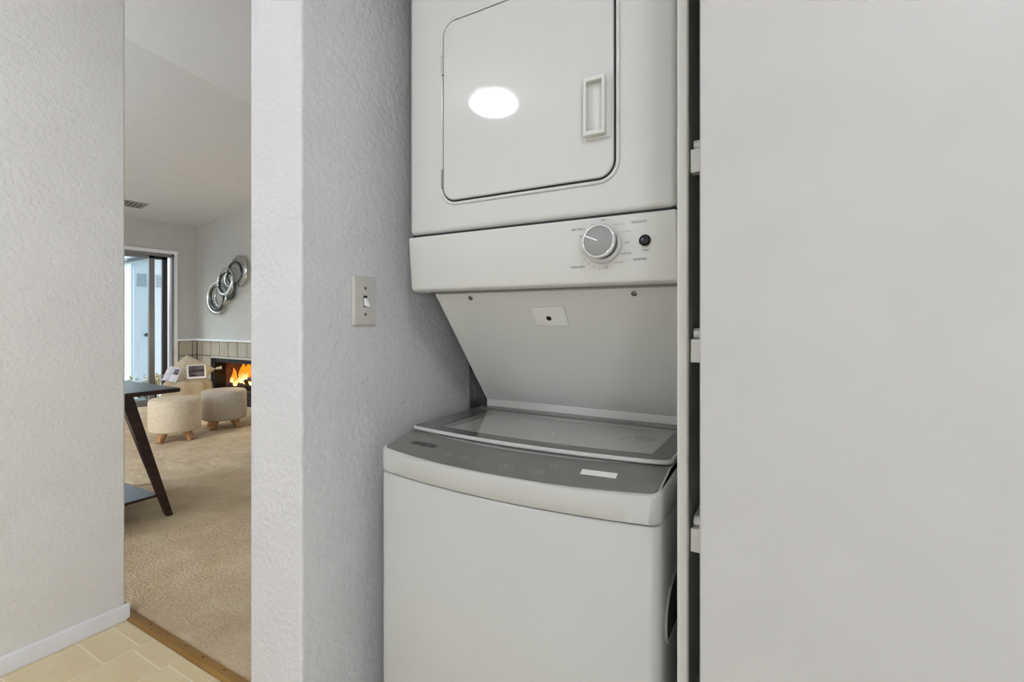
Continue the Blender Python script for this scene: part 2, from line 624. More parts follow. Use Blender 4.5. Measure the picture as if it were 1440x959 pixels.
# vaulted ceiling
CS = 0.141
XC = -4.05
ZC0 = 2.58
ZC1 = ZC0 + CS * (XC - XW)
def ridge(y):
    return -3.94 - 0.19 * (y - 1.58)  # slope turns down past here so the nearer side catches more light
mb = MB()
xa, xb = XW - 0.15, -0.9
ya, yb = YSOUTH - 0.15, YN + 0.15
zc = lambda x: ZC0 + CS * (x - XW)
ra, rb = ridge(ya), ridge(yb)
ZE = 2.62
lo = [(xa, ya, zc(xa)), (ra, ya, zc(ra)), (xb, ya, ZE), (xb, yb, ZE), (rb, yb, zc(rb)), (xa, yb, zc(xa))]
up = [(x, y, z + 0.1) for x, y, z in lo]
mb.add(lo + up, [(0, 1, 4, 5), (1, 2, 3, 4), (6, 7, 10, 11), (7, 8, 9, 10), (0, 1, 7, 6), (1, 2, 8, 7), (2, 3, 9, 8), (3, 4, 10, 9), (4, 5, 11, 10), (5, 0, 6, 11)])
struct('ceiling_living', mb, 'ceiling_paint', 'vaulted off-white living room ceiling')

# ================================================================== CLOSET SLIDING DOOR
d1 = thing('door_1', (0.35, 0.68, 0), 'plain white sliding closet door filling the right of the view', None, kind='structure')
MB().box(-0.1043, 0.86, 0.665, 0.695, 0.015, 2.085).build('door_panel', 'door_white', d1, bevel=0.003)
mb = MB()
mb.prism(rr(0.76, 0.80, 0.98, 1.06, 0.019), 1, 0.6635, 0.666)
mb.build('finger_pull', 'chrome', d1, smooth=True)

# ================================================================== STACKED WASHER AND DRYER
AX0, AX1 = -0.773, -0.171
YD = 0.861
app = thing('stacked_washer_dryer', ((AX0 + AX1) / 2, 1.1, 0),
            'white stacked washer and dryer tower in the laundry closet', 'washer dryer')
ORG[app.name] = Vector(((AX0 + AX1) / 2, 1.1, 0))

# --- dryer cabinet
MB().box(AX0, AX1 - 0.001, YD + 0.004, 1.40, 1.385, 2.02).build('dryer_cabinet', 'enamel', app, bevel=0.012, seg=4)
# groove between cabinet and control panel
MB().box(AX0 + 0.006, AX1 - 0.006, YD + 0.012, 1.39, 1.36, 1.40).build('seam_strip', 'black_gap', app)
# bead around the door
dx0, dx1, dz0, dz1 = -0.669, -0.282, 1.452, 1.842
dd = MB().prism(rr(dx0, dx1, dz0, dz1, 0.030, 8), 1, YD - 0.003, YD + 0.006).build('dryer_door', 'enamel', app, bevel=0.0035, seg=3)
g = 0.0035
MB().ring(rr(dx0 - g - 0.007, dx1 + g + 0.007, dz0 - g - 0.007, dz1 + g + 0.007, 0.030 + g + 0.007, 8),
          rr(dx0 - g, dx1 + g, dz0 - g, dz1 + g, 0.030 + g, 8), 1, YD, YD + 0.008).build('door_bead', 'enamel', app, bevel=0.003, seg=3)
MB().ring(rr(dx0 - g, dx1 + g, dz0 - g, dz1 + g, 0.030 + g, 8), rr(dx0 + 0.0008, dx1 - 0.0008, dz0 + 0.0008, dz1 - 0.0008, 0.029, 8), 1,
          YD + 0.0034, YD + 0.0046).build('door_gap_shade', 'black_gap', app)  # dark of the gap around the door, put in as a black ring
for za in (1.752, 1.502):
    MB().box(dx0 - 0.0045, dx0 + 0.002, YD - 0.0035, YD + 0.004, za - 0.021, za + 0.021).build('hinge', 'screw_metal', dd, bevel=0.001)
# handle: a raised rectangular cup
hx0, hx1, hz0, hz1 = -0.334, -0.2935, 1.527, 1.634
MB().prism(rr(hx0 - 0.0015, hx1 + 0.008, hz0 - 0.004, hz1 + 0.002, 0.002, 2), 1, YD - 0.006, YD - 0.002).build('handle_base', 'enamel_satin', dd, bevel=0.001)
mb = MB()
inner = [(hx0 + 0.0055, hz0 + 0.008), (hx1 - 0.0055, hz0 + 0.008), (hx1 - 0.0055, hz1 - 0.008), (hx0 + 0.0055, hz1 - 0.008)]
outer = [(hx0, hz0), (hx1, hz0), (hx1, hz1), (hx0, hz1)]
mb.ring(outer, inner, 1, YD - 0.019, YD - 0.005)
mb.build('handle', 'enamel_satin', dd, bevel=0.0012)

# --- control panel
PT, PB = 1.380, 1.2555
TILT = math.atan(0.012 / (PT - PB))
def pf(z):
    return YD + (PT - z) / (PT - PB) * 0.012
mb = MB()
mb.prism([(YD, PT), (pf(1.266), 1.266), (pf(1.26) + 0.003, 1.2585), (pf(PB) + 0.012, PB), (0.985, PB), (0.985, PT)], 0, AX0, AX1)
cpn = mb.build('control_panel', 'panel_plastic', app, bevel=0.0045, seg=4)
MB().box(AX0 + 0.004, AX1 - 0.004, 0.95, 1.40, 1.257, 1.372).build('dryer_base', 'enamel_satin', app)
MB().box(AX0 + 0.03, AX1 - 0.002, 0.905, 0.95, 1.2525, 1.256).build('bottom_rail', 'screw_metal', app)
# dial
KX, KZ = -0.3045, 1.3305
TM = Matrix.Rotation(-TILT, 4, 'X')
def on_panel(o, x, z, lift=0.0):
    """places a part built around the origin facing -Y on the tilted panel face"""
    o.matrix_local = Matrix.Translation(Vector((x, pf(z) - lift, z)) - ORG[app.name]) @ TM
mb = MB().lathe([(0.0355, -0.001), (0.0355, 0.0012), (0.034, 0.0016), (0.0, 0.0016)], (0, 0, 0), 40, '-y')
o = mb.build('dial_plate', 'panel_plastic', app, local=True, smooth=True)
on_panel(o, KX, KZ)
mb = MB().ring([(0.0362 * math.cos(a * R(7.5)), 0.0362 * math.sin(a * R(7.5))) for a in range(48)],
               [(0.0355 * math.cos(a * R(7.5)), 0.0355 * math.sin(a * R(7.5))) for a in range(48)], 1, -0.0014, 0.0)
o = mb.build('dial_ring_mark', 'ink_light', app, local=True)
on_panel(o, KX, KZ)
mb = MB().lathe([(0.0285, 0.001), (0.0290, 0.006), (0.0285, 0.0205)], (0, 0, 0), 48, '-y')
dial = mb.build('dial', 'button_dark', app, local=True, smooth=True)
on_panel(dial, KX, KZ)
ORG[dial.name] = Vector((0, 0, 0))
MB().ring([(0.0305 * math.cos(a * R(7.5)), 0.0305 * math.sin(a * R(7.5))) for a in range(48)],
          [(0.0272 * math.cos(a * R(7.5)), 0.0272 * math.sin(a * R(7.5))) for a in range(48)], 1, -0.0265, -0.0165).build(
    'dial_rim', 'chrome', dial, local=True, bevel=0.001)
MB().lathe([(0.0272, 0.018), (0.0272, 0.0245), (0.0262, 0.0252), (0.0, 0.0256)], (0, 0, 0), 48, '-y').build('dial_cap', 'knob_grey', dial, local=True, smooth=True)
pa = R(157)
u = Vector((math.cos(pa), 0, math.sin(pa)))
w = Vector((-math.sin(pa), 0, math.cos(pa))) * 0.0011
mb = MB()
p0, p1 = u * 0.002, u * 0.0268
mb.hexa([p0 - w + Vector((0, -.025, 0)), p1 - w + Vector((0, -.025, 0)), p1 + w + Vector((0, -.025, 0)), p0 + w + Vector((0, -.025, 0)),
         p0 - w + Vector((0, -.0268, 0)), p1 - w + Vector((0, -.0268, 0)), p1 + w + Vector((0, -.0268, 0)), p0 + w + Vector((0, -.0268, 0))])
mb.build('dial_pointer', 'trim_white', dial, local=True)
# start button
BX, BZ = -0.2265, 1.3305
o = MB().lathe([(0.0102, -0.001), (0.0102, 0.003), (0.0088, 0.0042), (0.0084, 0.0030), (0.0074, 0.0052), (0.004, 0.0064), (0.0, 0.0068)],
               (0, 0, 0), 28, '-y').build('start_button', 'button_dark', app, local=True, smooth=True)
on_panel(o, BX, BZ)
# lettering on the panel
trot = (R(90) + TILT, 0, 0)
def ptext(body, x, z, size, m='ink'):
    return text('lettering', body, size, (x, pf(z) - 0.0003, z), trot, m, cpn)
ptext('DELICATE', -0.2365, 1.3640, 0.0060)
ptext('NORMAL', -0.2365, 1.2985, 0.0060)
ptext('AIR ONLY', -0.352, 1.3610, 0.0060)
ptext('TIMED DRY', -0.356, 1.2905, 0.0060)
ptext('START', -0.2255, 1.3135, 0.0054)
ptext('OFF', -0.3025, 1.3735, 0.0048)
ptext('OFF', -0.2585, 1.3295, 0.0048)
ptext('OFF', -0.3000, 1.2865, 0.0054)
ptext('30', -0.347, 1.3475, 0.0048)
ptext('20', -0.336, 1.3570, 0.0042, 'ink_light')
ptext('10', -0.326, 1.3680, 0.0042, 'ink_light')
ptext('MORE DRY', -0.2730, 1.3630, 0.0044, 'ink_light')
ptext('LESS DRY', -0.2605, 1.3490, 0.0044, 'ink_light')
ptext('MORE DRY', -0.2610, 1.3100, 0.0044, 'ink_light')
ptext('LESS DRY', -0.2740, 1.2950, 0.0044, 'ink_light')
for k, (tx, tz) in enumerate(((-0.346, 1.3155), (-0.342, 1.3045), (-0.333, 1.2960), (-0.323, 1.2900), (-0.312, 1.2870))):
    ptext(str(50 - 10 * k), tx, tz, 0.0042, 'ink_light')

# --- slanted back panel
SY0, SZ0, SY1, SZ1 = 0.945, 1.2555, 1.180, 0.963
SX0, SX1 = -0.762, -0.176
sl = MB().prism([(SY0, SZ0), (SY1, SZ1), (SY1 + 0.012, SZ1), (SY0 + 0.012, SZ0 + 0.004)], 0, SX0, SX1).build('sloped_panel', 'slant_metal', app, bevel=0.0015)
MB().box(SX0 + 0.002, SX1, SY1 - 0.002, SY1 + 0.012, 0.925, SZ1 + 0.0015).build('rear_flange', 'enamel_satin', app, bevel=0.001)
mb = MB().box(AX0 + 0.012, AX1 - 0.008, SY1 + 0.02, 1.40, 0.0, 1.257)
mb.build('rear_stand', 'enamel_satin', app)
sd = Vector((0, SY1 - SY0, SZ1 - SZ0))
sn = Vector((0, SZ1 - SZ0, -(SY1 - SY0))).normalized()      # outward (towards camera and down)
if sn.y > 0:
    sn = -sn
SA = math.atan2(SZ1 - SZ0, SY1 - SY0)
def on_slope(o, x, t, lift=0.0):
    p = Vector((x, SY0, SZ0)) + sd * t + sn * lift
    zax = sn
    xax = Vector((1, 0, 0))
    yax = zax.cross(xax)
    M = Matrix((xax, yax, zax)).transposed().to_4x4()
    o.matrix_local = Matrix.Translation(p - ORG[app.name]) @ M
for (xx, tt) in ((-0.663, 0.045), (-0.2717, 0.045)):
    o = MB().lathe([(0.0058, -0.001), (0.0058, 0.0015), (0.0040, 0.0030), (0.0, 0.0034)], (0, 0, 0), 16).build('screw', 'screw_metal', sl, local=True, smooth=True)
    on_slope(o, xx, tt)
    MB().box(-0.0036, 0.0036, -0.0006, 0.0006, 0.0030, 0.0037).build('screw_slot', 'black_gap', sl, local=True)
    bpy.data.objects[[q.name for q in sl.children][-1]].matrix_local = o.matrix_local
o = MB().box(-0.040, 0.040, -0.026, 0.026, 0.0, 0.0050).build('cover_plate', 'plate_white', sl, local=True, bevel=0.0022)
on_slope(o, -0.470, 0.19)
o = MB().lathe([(0.0062, 0.003), (0.0062, 0.0058), (0.0, 0.0058)], (0, 0, 0), 18).build('cover_hole', 'black_gap', sl, local=True, smooth=True)  # black disc giving the plate's hole its darkness
on_slope(o, -0.473, 0.20)

# --- washer
WX0_, WX1_ = -0.773, -0.178
def outline(inset, yf, bulge, r, yb, n=40):
    """front curve from left to right, then the two back corners"""
    x0, x1 = WX0_ + inset, WX1_ - inset
    r = max(r - inset, 0.002)
    pts = []
    us = []
    for i in range(9):
        us.append(r * (1 - math.cos(R(90) * i / 8)))
    xs = [x0 + q for q in us]
    for i in range(1, n):
        xs.append(x0 + r + (x1 - x0 - 2 * r) * i / n)
    xs += [x1 - q for q in us[::-1]]
    for xx in xs:
        uu = (xx - x0) / (x1 - x0)
        y = yf + inset - bulge * (1 - (2 * uu - 1) ** 2)
        dd_ = min(xx - x0, x1 - xx)
        if dd_ < r:
            y += r - math.sqrt(max(r * r - (r - dd_) ** 2, 0))
        pts.append((xx, min(y, yb)))
    return pts
YW, BUL, RW, YWB = 0.771, 0.030, 0.020, 1.192
def loop3(pts, yb, zf):
    """closed loop: front curve plus back edge, z from zf(y)"""
    l = [(x, y, zf(y)) for x, y in pts]
    l += [(x, yb, zf(yb)) for x, y in reversed(pts)]
    return l
def top_z(y):
    t = min(max((y - 0.755) / (0.862 - 0.755), 0), 1)
    return 0.911 + 0.023 * t
OL = lambda i: outline(i, YW, BUL, RW, YWB)
def skin(mb, lower_loops, cap_pts, yb, zf, rows=70):
    """side wall from loops, and a cap that follows zf over the depth"""
    mb.loops(lower_loops, cap0=True, cap1=False)
    n = len(cap_pts)
    vs, fs = [], []
    for j in range(rows + 1):
        for (x, y) in cap_pts:
            yy = y + (yb - y) * j / rows
            vs.append((x, yy, zf(yy)))
    for j in range(rows):
        for i in range(n - 1):
            fs.append((j * n + i, j * n + i + 1, (j + 1) * n + i + 1, (j + 1) * n + i))
    mb.add(vs, fs)
# cabinet below the seam
mb = MB()
mb.loops([loop3(OL(0.006), YWB, lambda y: 0.030), loop3(OL(0.001), YWB, lambda y: 0.036), loop3(OL(0.001), YWB, lambda y: 0.862), loop3(OL(0.004), YWB, lambda y: 0.8655)])
wcab = mb.build('washer_cabinet', 'washer_white', app, smooth=True, angle=50)
MB().loops([loop3(OL(0.006), YWB, lambda y: 0.863), loop3(OL(0.006), YWB, lambda y: 0.870)]).build('washer_seam', 'black_gap', app)
mb = MB()
skin(mb, [loop3(OL(0.003), YWB, lambda y: 0.8672), loop3(OL(0.0), YWB, lambda y: 0.870), loop3(OL(0.0), YWB, lambda y: top_z(y) - 0.004),
          loop3(OL(0.0015), YWB, lambda y: top_z(y) - 0.0012), loop3(OL(0.004), YWB, top_z)], OL(0.004), YWB, top_z)
wtop = mb.build('washer_top', 'washer_white', app, smooth=True, angle=50)
for xx in (-0.73, -0.21):
    for yy in (0.82, 1.14):
        MB().lathe([(0.022, 0.0), (0.022, 0.012), (0.015, 0.014), (0.015, 0.04)], (xx, yy, 0), 14).build('foot', 'black_gap', app, smooth=True)
# carrying handle recess on the right side, its shade put in as a dark patch
mb = MB()
hp = [(.809, .690), (.810, .706), (.815, .718), (.824, .729), (.838, .738), (.86, .746), (.90, .754), (1.0, .762), (1.0, .660), (.90, .662), (.84, .662), (.823, .664), (.813, .673)]
mb.prism([(a, b) for a, b in hp], 0, WX1_ - 0.002, WX1_ - 0.0003)
mb.build('side_grip_shade', 'grip_shade', wcab)
cy_ = sum(p[0] for p in hp) / len(hp); cz_ = sum(p[1] for p in hp) / len(hp)
mb = MB()
mb.ring([(cy_ + (a - cy_) * 1.06, cz_ + (b - cz_) * 1.09) for a, b in hp], hp, 0, WX1_ - 0.003, WX1_ + 0.0025)
mb.build('grip_rim', 'washer_white', wcab, bevel=0.001)

# grey control strip on the washer top
def lid_front(i, extra=0.0):
    return outline(i, 0.867 + extra, 0.026, 0.018, 1.18)
gp = outline(0.0075, YW, BUL, RW, 1.0)
mb = MB()
n = len(gp)
rows = 12
lf = outline(0.0075, 0.860, 0.026, 0.0, 1.0)
vs, fs = [], []
for j in range(rows + 1):
    for (x, y), (x2, y2) in zip(gp, lf):
        yy = y + (y2 - y) * j / rows
        vs.append((x, yy, top_z(yy) + 0.0012))
for j in range(rows):
    for i in range(n - 1):
        fs.append((j * n + i, j * n + i + 1, (j + 1) * n + i + 1, (j + 1) * n + i))
# skirt so that the strip has thickness
bvs = [(x, y, z - 0.003) for x, y, z in vs[:n]] 
mb.add(vs, fs)
mb.add(vs[:n] + bvs, [(i, i + 1, n + i + 1, n + i) for i in range(n - 1)])
cst = mb.build('control_strip', 'grey_panel', app, smooth=True, angle=50)
TS = math.atan(0.023 / 0.107)
def strip_xyz(x, f):
    """f: 0 front edge .. 1 back edge of the strip at this x"""
    uu = (x - WX0_) / (WX1_ - WX0_)
    b = (1 - (2 * uu - 1) ** 2)
    yf = YW - BUL * b + 0.0075
    yb = 0.860 - 0.026 * b
    y = yf + (yb - yf) * f
    return Vector((x, y, top_z(y) + 0.0014))
def tang(x):
    uu = (x - WX0_) / (WX1_ - WX0_)
    return math.atan2(BUL * 2 * (2 * uu - 1) * 2 / (WX1_ - WX0_) * 1.0 * 0.95, 1.0)
p = strip_xyz(-0.688, 0.56)
text('logo', 'Whirlpool', 0.020, p + Vector((0, 0, 0.0006)), (TS, 0, tang(-0.688)), 'ink', cst, ext=0.0002)
mb = MB().ring([(0.034 * math.cos(a * R(9)), 0.0065 * math.sin(a * R(9))) for a in range(40)],
               [(0.033 * math.cos(a * R(9)), 0.0058 * math.sin(a * R(9))) for a in range(40)], 2, 0.0, 0.0004)
o = mb.build('logo_ring', 'ink', cst, local=True)
o.matrix_local = Matrix.Translation(p - ORG[app.name] + Vector((0.0, 0, 0.0006))) @ Matrix.Rotation(tang(-.688), 4, 'Z') @ Matrix.Rotation(TS, 4, 'X') @ Matrix.Rotation(R(10), 4, 'Z')
# touch key marks
for (xx, f, a, b) in ((-0.600, 0.42, 0.010, 0.006), (-0.560, 0.38, 0.014, 0.0065), (-0.522, 0.34, 0.009, 0.0075), (-0.460, 0.36, 0.015, 0.0065), (-0.395, 0.34, 0.012, 0.0075), (-0.372, 0.66, 0.012, 0.006)):
    p = strip_xyz(xx, f)
    mb = MB().ring(rr(-a, a, -b, b, b * 0.9, 5), rr(-a + 0.0012, a - 0.0012, -b + 0.0012, b - 0.0012, b * 0.7, 5), 2, 0.0, 0.0004)
    mb.prism(rr(-a * .35, a * .35, -b * .22, b * .22, b * .2, 3), 2, 0.0, 0.0004)
    o = mb.build('key_mark', 'ink_icon', cst, local=True)
    o.matrix_local = Matrix.Translation(p - ORG[app.name] + Vector((0, 0, 0.0003))) @ Matrix.Rotation(tang(xx), 4, 'Z') @ Matrix.Rotation(TS, 4, 'X')
# sticker
p = strip_xyz(-0.291, 0.56)
o = MB().box(-0.031, 0.031, -0.0085, 0.0085, 0, 0.0005).build('sticker', 'sticker', cst, local=True)
o.matrix_local = Matrix.Translation(p - ORG[app.name] + Vector((0, 0, 0.0006))) @ Matrix.Rotation(tang(-.291), 4, 'Z') @ Matrix.Rotation(TS, 4, 'X')

# lid: white rim, grey glass border, clear window
LZ0, LZ1 = 0.9365, 0.9455
YLB = 1.1785
LO = lambda i: [(x, y) for x, y in outline(i + 0.004, 0.867 - 0.004, 0.026, 0.022, YLB)]
mb = MB()
flat = lambda z: (lambda y: z)
LIN = outline(0.05, 0.867 - 0.012, 0.026, 0.06, YLB)
def win_loop(z, grow=0.0):
    x0, x1 = -0.705 - grow, -0.222 + grow
    l = []
    k = 49 + 0
    fr = []
    nfr = len(LO(0.0))
    for i in range(nfr):
        t = i / (nfr - 1)
        xx = x0 + (x1 - x0) * t
        uu = (xx - WX0_) / (WX1_ - WX0_)
        fr.append((xx, 0.9045 - grow - 0.026 * (1 - (2 * uu - 1) ** 2), z))
    bk = [(x, 1.135 + grow, z) for x, y, zz in reversed(fr)]
    return fr + bk
def rings(mb, loops):
    n = len(loops[0])
    vs = [p for l in loops for p in l]
    fs = []
    for k in range(len(loops) - 1):
        for i in range(n):
            j = (i + 1) % n
            fs.append((k * n + i, k * n + j, (k + 1) * n + j, (k + 1) * n + i))
    mb.add(vs, fs)
# rim with rounded outer edge
rings(mb, [win_loop(LZ0 - 0.002, 0.0), loop3(LO(0.003), YLB, flat(LZ0)), loop3(LO(0.0), YLB, flat(LZ0 + 0.003)),
           loop3(LO(0.0), YLB, flat(LZ1 - 0.002)), loop3(LO(0.0015), YLB, flat(LZ1)), loop3(LO(0.005), YLB - 0.003, flat(LZ1)), win_loop(LZ1 - 0.001), win_loop(LZ0 - 0.002, 0.0)])
lid = mb.build('washer_lid', 'washer_white', app, smooth=True, angle=45)
mb = MB()
rings(mb, [loop3(LO(0.0045), YLB - 0.003, flat(LZ1 + 0.0007)), win_loop(LZ1 + 0.0007)])
rings(mb, [loop3(LO(0.0045), YLB - 0.003, flat(LZ1 + 0.0007)), loop3(LO(0.0045), YLB - 0.003, flat(LZ1 - 0.0004))])
mb.build('lid_border', 'grey_glass', lid, smooth=True, angle=45)
mb = MB()
wl_ = win_loop(LZ1 + 0.0003, 0.0)
nh = len(wl_) // 2
mb.add(wl_, [(i, i + 1, len(wl_) - 2 - i, len(wl_) - 1 - i) for i in range(nh - 1)])
mb.build('lid_window', 'lid_glass', lid)
# raised bar across the back of the lid
MB().box(SX0 + 0.006, WX1_ - 0.012, 1.128, 1.140, LZ1 - 0.001, LZ1 + 0.0035).build('lid_bar', 'grey_panel', lid, bevel=0.001)
mb = MB()
wl_ = win_loop(0.9360, -0.001)
mb.loops([[(x, y, 0.9335) for x, y, z in wl_], wl_])
mb.build('lid_tray', 'tub_plastic', lid)
for (x0, y0, x1, y1) in ((-0.492, 1.045, -0.462, 0.985), (-0.325, 1.000, -0.308, 1.050)):  # white rods standing in for two glints in the lid window
    MB().tube([(x0, y0, LZ0 + 0.0012), (x1, y1, LZ0 + 0.0012)], 0.0024, 8).build('tray_glint', 'trim_white', lid, smooth=True)
o = text('lid_mark', 'HE', 0.020, (-0.262, 1.005, LZ1 + 0.0006), (0, 0, 0), 'ink_light', lid)
mb = MB().ring([(0.020 * math.cos(a * R(9)), 0.020 * math.sin(a * R(9))) for a in range(40)],
               [(0.018 * math.cos(a * R(9)), 0.018 * math.sin(a * R(9))) for a in range(40)], 2, 0.0, 0.0004)
o = mb.build('lid_mark_ring', 'ink_light', lid, local=True)
o.location = Vector((-0.262, 1.005, LZ1 + 0.0004)) - ORG[app.name]

# ================================================================== LIGHT SWITCH
SWY, SWZ = 0.806, 1.233
sw = thing('light_switch', (XI, SWY, SWZ), 'ivory toggle light switch on the grey wall beside the dryer', 'light switch')
mb = MB()
a, b = 0.035, 0.0575
mb.loops([[(XI + 0.0002, SWY - a, SWZ - b), (XI + 0.0002, SWY + a, SWZ - b), (XI + 0.0002, SWY + a, SWZ + b), (XI + 0.0002, SWY - a, SWZ + b)],
          [(XI + 0.003, SWY - a, SWZ - b), (XI + 0.003, SWY + a, SWZ - b), (XI + 0.003, SWY + a, SWZ + b), (XI + 0.003, SWY - a, SWZ + b)],
          [(XI + 0.0075, SWY - a + .004, SWZ - b + .005), (XI + 0.0075, SWY + a - .004, SWZ - b + .005), (XI + 0.0075, SWY + a - .004, SWZ + b - .005), (XI + 0.0075, SWY - a + .004, SWZ + b - .005)]])
mb.build('wall_plate', 'switch_ivory', sw, bevel=0.001)
MB().box(XI + 0.0070, XI + 0.0078, SWY - 0.0056, SWY + 0.0056, SWZ - 0.013, SWZ + 0.013).build('slot', 'black_gap', sw)
mb = MB()
mb.hexa([(XI + 0.007, SWY - .0046, SWZ - .010), (XI + 0.007, SWY + .0046, SWZ - .010), (XI + 0.007, SWY + .0046, SWZ + .009), (XI + 0.007, SWY - .0046, SWZ + .009),
         (XI + 0.020, SWY - .0038, SWZ - .013), (XI + 0.020, SWY + .0038, SWZ - .013), (XI + 0.018, SWY + .0038, SWZ - .006), (XI + 0.018, SWY - .0038, SWZ - .006)])
mb.build('toggle', 'trim_white', sw, bevel=0.0012)
for dz in (0.0302, -0.0302):
    MB().lathe([(0.0036, 0.0070), (0.0036, 0.0082), (0.002, 0.0086), (0.0, 0.0086)], (XI, SWY, SWZ + dz), 12, 'x').build('screw', 'screw_metal', sw, smooth=True)

# ================================================================== CLOSET SHELVES
for zb_, lab in ((1.405, 'uppermost of the white shelves seen in the gap beside the closet door'),
                 (1.128, 'middle white shelf seen in the gap beside the closet door'),
                 (0.852, 'lowest white shelf seen in the gap beside the closet door')):
    s = thing('closet_shelf', (0.38, 1.1, zb_), lab, 'shelf', 'white shelves in the closet gap')
    yb0 = 0.752
    loop = []
    for i in range(9):
        an = R(90 + 180 * i / 8)
        loop.append((yb0 + 0.010 + 0.008 * math.cos(an), zb_ + 0.042 + 0.008 * math.sin(an)))
    loop += [(YB - 0.001, zb_ + 0.034), (YB - 0.001, zb_ + 0.050)]
    MB().prism(loop, 0, -0.1265, XR - 0.002).build('shelf_board', 'shelf_white', s, smooth=True, angle=40)
    MB().box(-0.1295, XR - 0.002, yb0 - 0.004, yb0 + 0.015, zb_, zb_ + 0.034).build('front_batten', 'shelf_white', s, bevel=0.0015)

# ================================================================== HALLWAY CEILING LIGHTS
def dome(loc, m, label, r=0.135, lampgroup='flush ceiling lights'):
    t = thing('ceiling_light', loc, label, 'ceiling light', lampgroup)
    x, y, z = loc
    MB().lathe([(r + 0.012, 0.0), (r + 0.012, -0.018), (r + 0.006, -0.022), (0.0, -0.022)], loc, 36).build('base', 'lamp_base', t, smooth=True)
    prof = []
    for i in range(14):
        a = R(-52 + 142 * i / 13)
        prof.append((r * math.cos(a), -0.062 - 0.05 * math.sin(a)))
    MB().lathe(prof, loc, 36).build('dome', m, t, smooth=True)
    return t
dome((HALL_A[0], HALL_A[1], HALL_H), 'lamp_glow_a', 'glowing dome light on hallway ceiling, mirrored in the dryer door')
dome((BOUNCE_XY[0], BOUNCE_XY[1], HALL_H), 'bounce_glow', 'added dome on hallway ceiling standing in for bounced flash')  # added dome in place of flash bounced off the ceiling

# ================================================================== LIVING ROOM
# --- sliding glass door
d2 = thing('door_2', (XW, 3.0, 0), 'sliding glass patio door with grey metal frame', None, kind='structure')
mb = MB()
mb.box(XW - 0.1, XW + 0.002, DY1 - 0.03, DY1, 0, DZ)
mb.box(XW - 0.1, XW + 0.002, DY0, DY0 + 0.03, 0, DZ)
mb.box(XW - 0.1, XW + 0.002, DY0, DY1, DZ - 0.045, DZ)
mb.box(XW - 0.1, XW + 0.002, DY0, DY1, -0.01, 0.03)
mb.build('door_frame', 'aluminium', d2, bevel=0.003)
def leaf(y0, y1, xx, m, s0=0.035, s1=0.06):
    mb = MB()
    mb.box(xx - 0.018, xx + 0.018, y0, y0 + s0, 0.03, DZ - 0.045)
    mb.box(xx - 0.018, xx + 0.018, y1 - s1, y1, 0.03, DZ - 0.045)
    mb.box(xx - 0.018, xx + 0.018, y0, y1, 0.03, 0.09)
    mb.box(xx - 0.018, xx + 0.018, y0, y1, DZ - 0.085, DZ - 0.045)
    s = mb.build('door_leaf', m, d2, bevel=0.003)
    MB().box(xx - 0.003, xx + 0.003, y0 + s0, y1 - s1, 0.09, DZ - 0.085).build('pane', 'window_glass', s)
    return s
leaf(2.15, 3.42, XW - 0.030, 'aluminium', 0.05, 0.07)
leaf(2.62, 3.60, XW - 0.072, 'dark_frame', 0.05, 0.065)
mb = MB()
mb.box(XW, XW + 0.014, DY1, DY1 + 0.045, 0, DZ + 0.045)
mb.box(XW, XW + 0.014, DY0 - 0.045, DY0, 0, DZ + 0.045)
mb.box(XW, XW + 0.014, DY0, DY1, DZ, DZ + 0.045)
mb.build('door_casing', 'trim_white', d2, bevel=0.003)

# --- ceiling vent
vx, vy = -7.20, 2.90
vz = ZC0 + CS * (vx - XW)
vn = thing('ceiling_vent', (vx, vy, vz), 'grey slatted air vent in the sloped living room ceiling', 'vent')
ROT = Matrix.Rotation(-math.atan(CS), 4, 'Y')
def vent_part(name, mb, m):
    o = mb.build(name, m, vn, local=True)
    o.matrix_local = ROT
    return o
mb = MB()
mb.ring([(-0.10, -0.18), (0.10, -0.18), (0.10, 0.18), (-0.10, 0.18)], [(-0.08, -0.16), (0.08, -0.16), (0.08, 0.16), (-0.08, 0.16)], 2, -0.012, 0.002)
vent_part('frame', mb, 'vent_grey')
vent_part('backing', MB().box(-0.08, 0.08, -0.16, 0.16, -0.003, 0.001), 'vent_dark')
for k in range(7):
    yy = -0.15 + k * 0.05
    vent_part('slat', MB().hexa([(-0.08, yy - .012, -.004), (0.08, yy - .012, -.004), (0.08, yy - .009, -.004), (-0.08, yy - .009, -.004),
                                 (-0.08, yy + .004, -.012), (0.08, yy + .004, -.012), (0.08, yy + .008, -.012), (-0.08, yy + .008, -.012)]), 'vent_grey')

# --- fireplace
fp = thing('fireplace', (-6.8, YN - 0.01, 0), 'tiled fireplace with black firebox and burning fire', 'fireplace')
TT = 0.012
MB().box(XW + 0.0005, -5.9, YN - 0.006, YN, 0.0, 0.885).box(XW, XW + 0.006, 3.72, YN, 0.0, 0.885).build('tile_bed', 'grout', fp)
